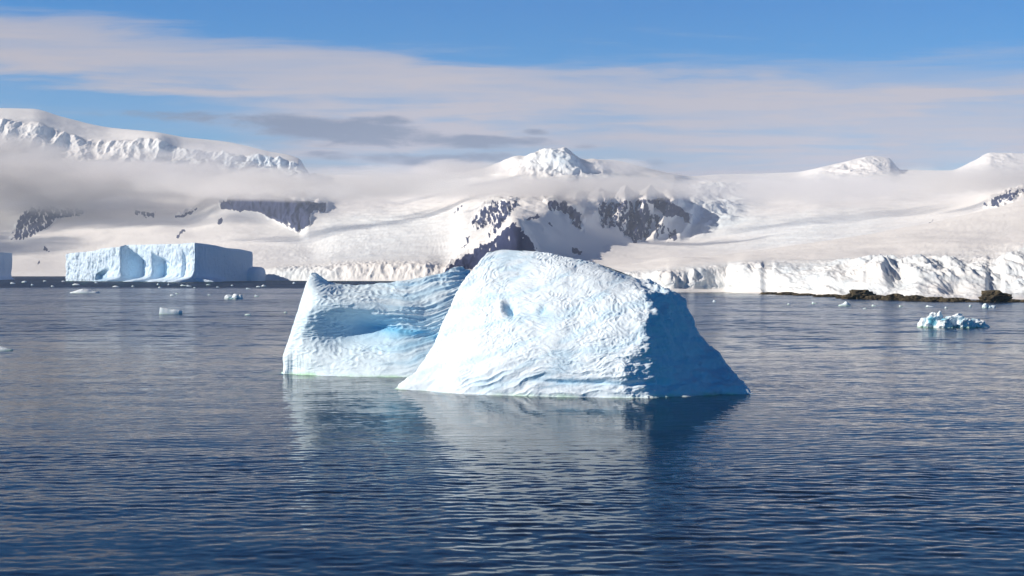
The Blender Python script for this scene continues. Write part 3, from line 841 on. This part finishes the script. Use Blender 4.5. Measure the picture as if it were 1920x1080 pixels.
# ------------------------------------------------------------------ right-hand snowfield and ice cliff
RS = {  # rows: underwater, shore, ledge, cliff foot, cliff mid, cliff top, slope, crest, far side
 1020: [(553,820),(None,880),(541,884),(538,888),(535,892),(532,900),(524,960),(516,1100),(520,1500)],
 1165: [(552,810),(None,866),(543,870),(538,874),(528,878),(518,886),(511,960),(506,1120),(516,1500)],
 1250: [(556,770),(None,833),(544,838),(538,842),(526,846),(513,852),(502,960),(491,1180),(510,1600)],
 1256: [(556,768),(None,830),(544,834),(538,838),(525,842),(512,848),(501,960),(490,1185),(510,1600)],
 1362: [(557,760),(None,836),(544.5,844),(540,848),(522,852),(503,858),(490,1000),(476,1280),(502,1700)],
 1378: [(559,735),(None,806),(546.0,820),(540,824),(521,830),(501,838),(488,1000),(474,1300),(501,1700)],
 1400: [(560,720),(None,780),(548,800),(541,808),(520,814),(499,822),(484,1000),(471,1320),(500,1750)],
 1450: [(562,690),(None,735),(551,770),(545,782),(520,794),(498,812),(480,1020),(465,1380),(495,1800)],
 1550: [(568,610),(None,680),(556,715),(549,730),(522,752),(495,790),(470,1050),(450,1480),(490,1900)],
 1650: [(574,560),(None,622),(562,662),(554,680),(524,712),(495,765),(462,1080),(434,1580),(480,2000)],
 1760: [(579,520),(None,560),(565,612),(556,640),(526,690),(493,765),(450,1120),(414,1680),(470,2100)],
 1850: [(580,510),(None,545),(566,600),(556,640),(526,690),(496,760),(440,1150),(394,1780),(460,2200)],
 1920: [(580,510),(None,540),(566,600),(556,640),(522,690),(484,760),(430,1180),(376,1850),(450,2250)],
 2300: [(580,500),(None,520),(566,590),(550,630),(505,690),(460,770),(400,1250),(330,1950),(420,2400)],
}
def rs_noise(P, px, py, t):
    x, y, z = P[..., 0], P[..., 1], P[..., 2]
    cl = sstep(2.2, 3.0, t)*sstep(5.5, 4.8, t)
    flute = ridged(np.stack([x/16.0+0.25*z/16, y/60.0, z/38.0], -1), 5)
    block = fbm(np.stack([x/34.0, y/60.0, z/26.0], -1), 4)
    d = cl*(2.2*flute+3.6*block+1.3*ridged(np.stack([x/6.0, y/20.0, z/9.0], -1), 3))
    diag = ridged(np.stack([x/22.0-z/20.0, y/80.0, z/30.0+x/60.0], -1), 4)
    patch = sstep(-0.15, 0.3, fbm(np.stack([x/55.0, y/120.0, z/22.0+5], -1), 3))
    d = d*(0.45+0.7*patch)+cl*1.9*patch*diag*sstep(1480, 1600, px)
    # the shaded alcove at the left end and some clefts
    for c, w, a in ((1440,14,3.5),(1866,20,3)):
        u = np.clip((px-c)/w, -1, 1)
        d = d-cl*a*np.sqrt(np.clip(1-u**2, 0, 1))*(0.75+0.25*np.sin(z*0.3+c))*sstep(1.0, 0.5, np.abs(u))
    d = d+cl*(4*np.exp(-((px-1652)/16)**2-((py-520)/16)**2)-3.5*np.exp(-((px-1692)/20)**2-((py-524)/14)**2)+2*np.exp(-((px-1560)/18)**2-((py-525)/20)**2)-4*np.exp(-((px-1790)/22)**2-((py-540)/12)**2))
    sl = sstep(4.9, 5.6, t)
    d = d+sl*(5*fbm(P/np.array([260.0, 420.0, 200.0]), 4)+1.3*fbm(P/np.array([50.0, 80.0, 40.0]), 4))*(1-0.8*sstep(6.6, 7, t))
    # crumbled ice above the cliff on the right
    cr = np.exp(-((t-5.2)/0.35)**2)*sstep(1560, 1700, px)
    d = d+cr*1.1*ridged(P/np.array([18.0, 40.0, 18.0]), 4)
    return d*sstep(1.0, 2.6, t)
SSNOW = mat_snow_rock('shore_snow', (0.84, 0.82, 0.795, 1), (0.05, 0.045, 0.035, 1), (0.10, 0.085, 0.06, 1), 0.11, 0.7, (0.50, 0.60, 0.68, 1))
def rs_attrs(P, px, py, t):
    cl = sstep(2.4, 3.0, t)*sstep(5.6, 5.0, t)
    n = fbm(P/np.array([30.0, 40.0, 22.0]), 4)
    return {'rock': 0*px, 'ice': np.clip(cl*(0.85+0.9*n), 0, 1)}
px_r = np.concatenate([np.arange(1020, 1940, 1.3), np.arange(1940, 2301, 6)])
ro = patch_mesh('snowfield', RS, px_r, [3, 8, 12, 50, 50, 46, 34, 6], SSNOW, rs_noise, rs_attrs)
tag(ro, 'sunlit snow slope ending in a broken ice cliff on the right shore', kind='structure')

# ------------------------------------------------------------------ shore rocks
ROCKM = mat_rock('shore_rock', (0.035, 0.028, 0.016, 1), (0.11, 0.085, 0.045, 1), 0.35)
def rock(px, py, wpx, hpx, seed, dr=0.5, blocky=0.0):
    Y = wl(py); k = Y/F; a = wpx*k/2; h = hpx*k
    n, m = 44, 18
    th = np.linspace(0, 2*np.pi, n, endpoint=False); ph = np.linspace(-0.25, 1, m)
    X0 = (px-CX)/F*Y; Y0 = Y+a*dr
    out = []
    for f in ph:
        kk = math.sqrt(max(0, 1-max(f, 0)**(1.6+3*blocky)))
        out.append(np.stack([X0+a*kk*np.cos(th), Y0+a*dr*kk*np.sin(th), 0*th+h*f], -1))
    P = np.array(out)
    q = P/np.array([2.6, 4, 2.2])*(1.0/max(0.6, h/3))+seed*3.3
    nrm = np.stack([np.cos(th), np.sin(th), 0.6+0*th], -1)[None]
    P = P+nrm*(0.40*h*fbm(q, 5)+0.30*h*ridged(q*np.array([0.9, 0.9, 1.6]), 4))[..., None]*np.array([1.0, 1.0, 0.9])
    o = mesh_object('shore_rock', P, grid_faces(m, n, True), ROCKM, merge=0.002, smooth=False)
    return recentre(o)
shore = lambda px: float(np.interp(px, [1430,1500,1560,1600,1700,1760,1830,1920],[552.2,554.5,558,561,564.5,566.5,567.2,567.6]))
rocks = [ # px, width, height, blocky, label
 (1445,30,5,0,'low dark rock at the left end of the brown shore rocks'),
 (1478,34,6,0,'flat brown shore rock under the broken ice cliff, second from the left'),
 (1512,34,5,0,'thin brown shore rock ledge, third from the left'),
 (1556,44,6,0,'long low brown shore rock before the rounded rock hump'),
 (1590,30,7,0,'dark brown rock leaning on the left of the rounded rock hump'),
 (1616,46,19,0,'rounded brown rock hump with a white snow patch beside it'),
 (1650,36,10,0,'brown rock just right of the rounded rock hump'),
 (1683,44,13,0,'broad brown shore rock in the middle of the dark strip'),
 (1722,46,12,0,'long brown shore rock right of the broad middle one'),
 (1758,40,10,0,'brown shore rock beside the snow ledge'),
 (1796,44,9,0,'flat brown shore rock tapering towards the tall boulder'),
 (1826,22,4,0,'thin dark rock at the tapering right end of the strip'),
 (1841,9,8,0.2,'small dark rock just left of the tall boulder'),
 (1871,40,20,0.8,'tall square brown boulder at the right end of the shore'),
 (1902,22,6,0,'low dark rock right of the tall boulder'),
 (1925,24,5,0,'low dark rock at the right edge of the photo'),
]
for i, (px, w, h, b, lab) in enumerate(rocks):
    tag(rock(px, shore(px)-0.9, w*1.32, h*(0.95 if b > 0.5 else 0.78), i, 0.45, b), lab, 'rock', 'rocks along the right shore')

# ------------------------------------------------------------------ cloud banks (volumes)
def mat_cloud(name, dens, color, nscale, aniso=0.0, thr=0.0, seed=0.0):
    m = NT(name)
    tc = m.n('ShaderNodeTexCoord').outputs['Object']
    ln = m.n('ShaderNodeVectorMath', {0: tc}, operation='LENGTH').outputs['Value']
    fall = m.math('SUBTRACT', 1.0, ln)
    p = m.pos()
    n = m.noise(m.mapping(p, (0.8, 1, 2.4), loc=(seed, seed*2, 0)), nscale, 8, 0.70, 0.8)
    v = m.math('ADD', m.math('MULTIPLY', fall, 1.3), m.math('MULTIPLY', m.math('SUBTRACT', n, 0.5+thr), 4.2))
    d = m.ss(0.08, 0.75, v)
    d = m.math('MULTIPLY', d, m.ss(0.0, 0.25, fall))
    d = m.math('MULTIPLY', d, dens)
    vs = m.n('ShaderNodeVolumePrincipled', {'Color': color, 'Density': d, 'Anisotropy': aniso})
    m.link(vs.outputs[0], m.out.inputs['Volume'])
    m.m.cycles.volume_step_rate = 0.13
    return m.m
def cloud(px, py, Y, wpx, hpx, depth, mat, label, tilt=0.0):
    k = Y/F
    bm = bmesh.new(); bmesh.ops.create_icosphere(bm, subdivisions=3, radius=1.0)
    me = bpy.data.meshes.new('cloud_bank'); bm.to_mesh(me); bm.free(); me.materials.append(mat)
    o = bpy.data.objects.new('cloud_bank', me); col.objects.link(o)
    o.location = at(px, py, Y); o.scale = (wpx*k/2, depth/2, hpx*k/2); o.rotation_euler = (0, tilt, 0)
    tag(o, label, kind='stuff')
    return o
CG = mat_cloud('cloud_grey', 0.0075, (0.90, 0.88, 0.87, 1), 0.0034)
CT = mat_cloud('cloud_thin', 0.004, (0.94, 0.92, 0.92, 1), 0.0030, thr=0.0, seed=900)
if True:
    cloud(120, 343, 6000, 1000, 150, 900, CG, 'thick grey cloud bank across the left mountain')
    cloud(-520, 300, 5300, 900, 170, 1300, CG, 'grey cloud bank trailing off beyond the left edge')
    cloud(-60, 290, 6300, 420, 110, 700, CG, 'grey cloud heaped at the left edge')
    cloud(620, 346, 4950, 900, 74, 600, CG, 'long low cloud bank between the left and middle mountains')
    cloud(505, 358, 4700, 380, 46, 260, CT, 'pale wisp hanging over the top of the left rock face')
    cloud(290, 322, 5600, 420, 60, 400, CT, 'ragged lower fringe of the left cloud bank')
    cloud(700, 322, 6000, 300, 34, 300, CT, 'thin veil above the gap between the mountains')
    cloud(410, 285, 6900, 200, 46, 300, CT, 'small wisp drifting over the left ridge')
    cloud(1050, 356, 4150, 660, 64, 420, CG, 'cloud bank across the middle peak')
    cloud(860, 318, 6200, 260, 46, 400, CG, 'grey cloud against the left of the middle summit')
    cloud(1480, 354, 4500, 640, 66, 700, CT, 'pale mist over the right-hand glacier')
    cloud(1800, 336, 4000, 480, 66, 500, CG, 'grey cloud bank over the right-hand peaks')
    cloud(1160, 312, 6000, 150, 36, 250, CT, 'faint wisp over the shoulder of the middle summit')

# ------------------------------------------------------------------ haze
HAZE = 4.5e-5
if HAZE > 0:
    m = NT('haze_air')
    vs = m.n('ShaderNodeVolumePrincipled', {'Color': (0.72, 0.82, 1.0, 1), 'Density': HAZE, 'Anisotropy': 0.0})
    m.link(vs.outputs[0], m.out.inputs['Volume'])
    bm = bmesh.new(); bmesh.ops.create_cube(bm, size=1.0)
    me = bpy.data.meshes.new('haze'); bm.to_mesh(me); bm.free(); me.materials.append(m.m)
    o = bpy.data.objects.new('haze', me); col.objects.link(o)
    zt, zb = 1120.0, -15.0
    o.scale = (12400, 14600, zt-zb); o.location = (0, 6700, (zt+zb)/2)
    tag(o, 'thin blue haze in the distance', kind='stuff')

# ------------------------------------------------------------------ sky, sun
az = math.atan2(SUN_DIR[0], SUN_DIR[1])      # clockwise from +Y
w = bpy.data.worlds.new('World'); scene.world = w; w.use_nodes = True
class WT(NT):
    def __init__(self, t):
        self.t = t; t.nodes.clear()
W = WT(w.node_tree)
SKYS = 0.050
sky = W.n('ShaderNodeTexSky', sky_type='NISHITA', sun_disc=False, sun_elevation=SUN_EL, sun_rotation=az, altitude=0, air_density=1.0, dust_density=0.3, ozone_density=2.5)
hs0 = W.n('ShaderNodeHueSaturation', {'Saturation': 1.25, 'Value': 1.0, 'Color': sky.outputs[0]})
hs = W.n('ShaderNodeMix', data_type='RGBA', blend_type='MULTIPLY')
hs.inputs[0].default_value = 1.0; W.link(hs0.outputs[0], hs.inputs[6]); hs.inputs[7].default_value = (0.04, 1.12, 1.90, 1)
tcn = W.n('ShaderNodeTexCoord').outputs['Generated']
sx = W.n('ShaderNodeSeparateXYZ', {0: tcn})
ay = W.math('MAXIMUM', W.math('ABSOLUTE', sx.outputs[1]), 0.15)
u = W.math('DIVIDE', sx.outputs[0], ay); v = W.math('DIVIDE', sx.outputs[2], ay)
uv = W.n('ShaderNodeCombineXYZ', {0: u, 1: v, 2: 0.0}).outputs[0]
streak = W.noise(W.mapping(uv, (2.6, 24, 1), rot=(0, 0, math.radians(4.5))), 1.0, 7, 0.58, 0.35)
fine = W.noise(W.mapping(uv, (7, 90, 1), rot=(0, 0, math.radians(5))), 1.0, 6, 0.6, 0.4)
tl = W.math('MULTIPLY_ADD', u, 0.085, v)
tl = W.math('ADD', tl, W.math('MULTIPLY', W.math('SUBTRACT', streak, 0.5), 0.060))
tl = W.math('ADD', tl, W.math('MULTIPLY', W.math('SUBTRACT', fine, 0.5), 0.045))
band = W.math('MULTIPLY', W.ss(0.098, 0.122, tl), W.ss(0.158, 0.138, tl))
vv_ = W.math('ADD', W.math('MULTIPLY_ADD', u, 0.02, v), W.math('ADD', W.math('MULTIPLY', W.math('SUBTRACT', streak, 0.5), 0.11), W.math('MULTIPLY', W.math('SUBTRACT', fine, 0.5), 0.06)))
lowb = W.ss(0.166, 0.128, vv_)
lowb = W.math('MULTIPLY', lowb, W.math('MULTIPLY_ADD', W.ss(-0.25, -0.11, W.math('ADD', u, W.math('MULTIPLY', W.math('SUBTRACT', streak, 0.5), 0.25))), 0.72, 0.28))
wisp = W.noise(W.mapping(uv, (4.2, 46, 1), rot=(0, 0, math.radians(3)), loc=(3.1, 1.7, 0)), 1.0, 7, 0.62, 0.5)
lowb = W.math('MULTIPLY', lowb, W.math('MULTIPLY_ADD', W.ss(0.38, 0.60, wisp), 0.62, 0.58))
cf = W.math('MULTIPLY', W.math('MAXIMUM', band, lowb), W.ss(0.1, 0.5, sx.outputs[1]))
cf = W.math('MULTIPLY', cf, W.math('ADD', 0.86, W.math('MULTIPLY', W.math('SUBTRACT', fine, 0.5), 1.1)), clamp=True)
# sparse high cloud over the rest of the sky dome
CIR = (8.0, 7.5, 8.2, 1)
zen = W.math('SUBTRACT', 1.0, W.math('MULTIPLY', W.ss(0.21, 0.45, sx.outputs[2]), 0.82))   # added dimming of the unseen upper sky, to deepen the shade
blue = W.n('ShaderNodeVectorMath', {0: hs.outputs[2]}, operation='SCALE'); W.link(zen, blue.inputs['Scale'])
tint = W.n('ShaderNodeMix', data_type='RGBA', blend_type='MULTIPLY')
W.link(W.ss(0.16, 0.4, sx.outputs[2]), tint.inputs[0]); W.link(blue.outputs[0], tint.inputs[6]); tint.inputs[7].default_value = (0.5, 0.9, 1.2, 1)
c1 = W.mix(cf, tint.outputs[2], CIR)
# flat grey stratus streaks
dark = None
for (px, py, a, b, k) in ((600,238,170,20,1.1),(700,254,170,17,1.1),(900,262,120,8,0.9),(700,226,60,10,0.8),(800,262,170,12,0.9),(290,216,110,9,0.6),(830,303,130,12,0.85),(920,302,60,16,0.8),(620,292,40,7,0.45),(1005,248,22,5,0.6),(1000,262,40,5,0.5),(1212,304,40,6,0.5),(1100,275,20,5,0.4),(560,268,70,7,0.4)):
    uu, vv = (px-CX)/F, (HY-py)/F
    du = W.math('DIVIDE', W.math('SUBTRACT', u, uu), a*1.25/F)
    dv = W.math('DIVIDE', W.math('SUBTRACT', W.math('ADD', v, W.math('MULTIPLY', W.math('SUBTRACT', u, uu), 0.05)), vv), b*1.3/F)
    r2 = W.math('ADD', W.math('MULTIPLY', du, du), W.math('MULTIPLY', dv, dv))
    g = W.math('MULTIPLY', W.math('SUBTRACT', 1.0, r2), k)
    dark = g if dark is None else W.math('MAXIMUM', dark, g)
lumpy = W.noise(W.mapping(uv, (20, 75, 1)), 1.0, 8, 0.66, 0.3)
dk = W.ss(-0.05, 0.95, W.math('ADD', dark, W.math('MULTIPLY', W.math('SUBTRACT', lumpy, 0.50), 3.0)))
dk = W.math('MULTIPLY', dk, W.ss(-1.6, 0.2, dark))
c2 = W.mix(W.math('MULTIPLY', dk, 0.95), c1, (2.4, 3.1, 4.7, 1))
bg = W.n('ShaderNodeBackground', {'Color': c2, 'Strength': SKYS})
wo = W.n('ShaderNodeOutputWorld'); W.link(bg.outputs[0], wo.inputs[0])

sun = bpy.data.lights.new('sun', 'SUN'); sun.energy = 4.6; sun.angle = math.radians(0.5); sun.color = (1.0, 0.895, 0.77)
so = bpy.data.objects.new('sun', sun); col.objects.link(so)
from mathutils import Vector
d = Vector((SUN_DIR[0]*math.cos(SUN_EL), SUN_DIR[1]*math.cos(SUN_EL), math.sin(SUN_EL)))
so.rotation_euler = (-d).to_track_quat('-Z', 'Y').to_euler()
so.location = (-200, 0, 200)

# ------------------------------------------------------------------ camera, render settings
cam = bpy.data.cameras.new('camera'); cam.sensor_width = 36.0; cam.lens = 36.0*F/1920.0
cam.clip_start = 1.0; cam.clip_end = 80000.0
cam.shift_y = (HY-540.0)/1920.0
co = bpy.data.objects.new('camera', cam); col.objects.link(co)
co.location = (0, 0, H); co.rotation_euler = (math.radians(90), 0, 0)
scene.camera = co
scene.view_settings.view_transform = 'Standard'; scene.view_settings.look = 'None'
scene.view_settings.exposure = 0.36; scene.view_settings.gamma = 1.0
scene.render.engine = 'CYCLES'
cy = scene.cycles
cy.max_bounces = 6; cy.diffuse_bounces = 3; cy.glossy_bounces = 3; cy.transparent_max_bounces = 8; cy.volume_bounces = 3
cy.volume_max_steps = 160
cy.use_denoising = True
try: cy.denoiser = 'OPENIMAGEDENOISE'
except Exception: pass
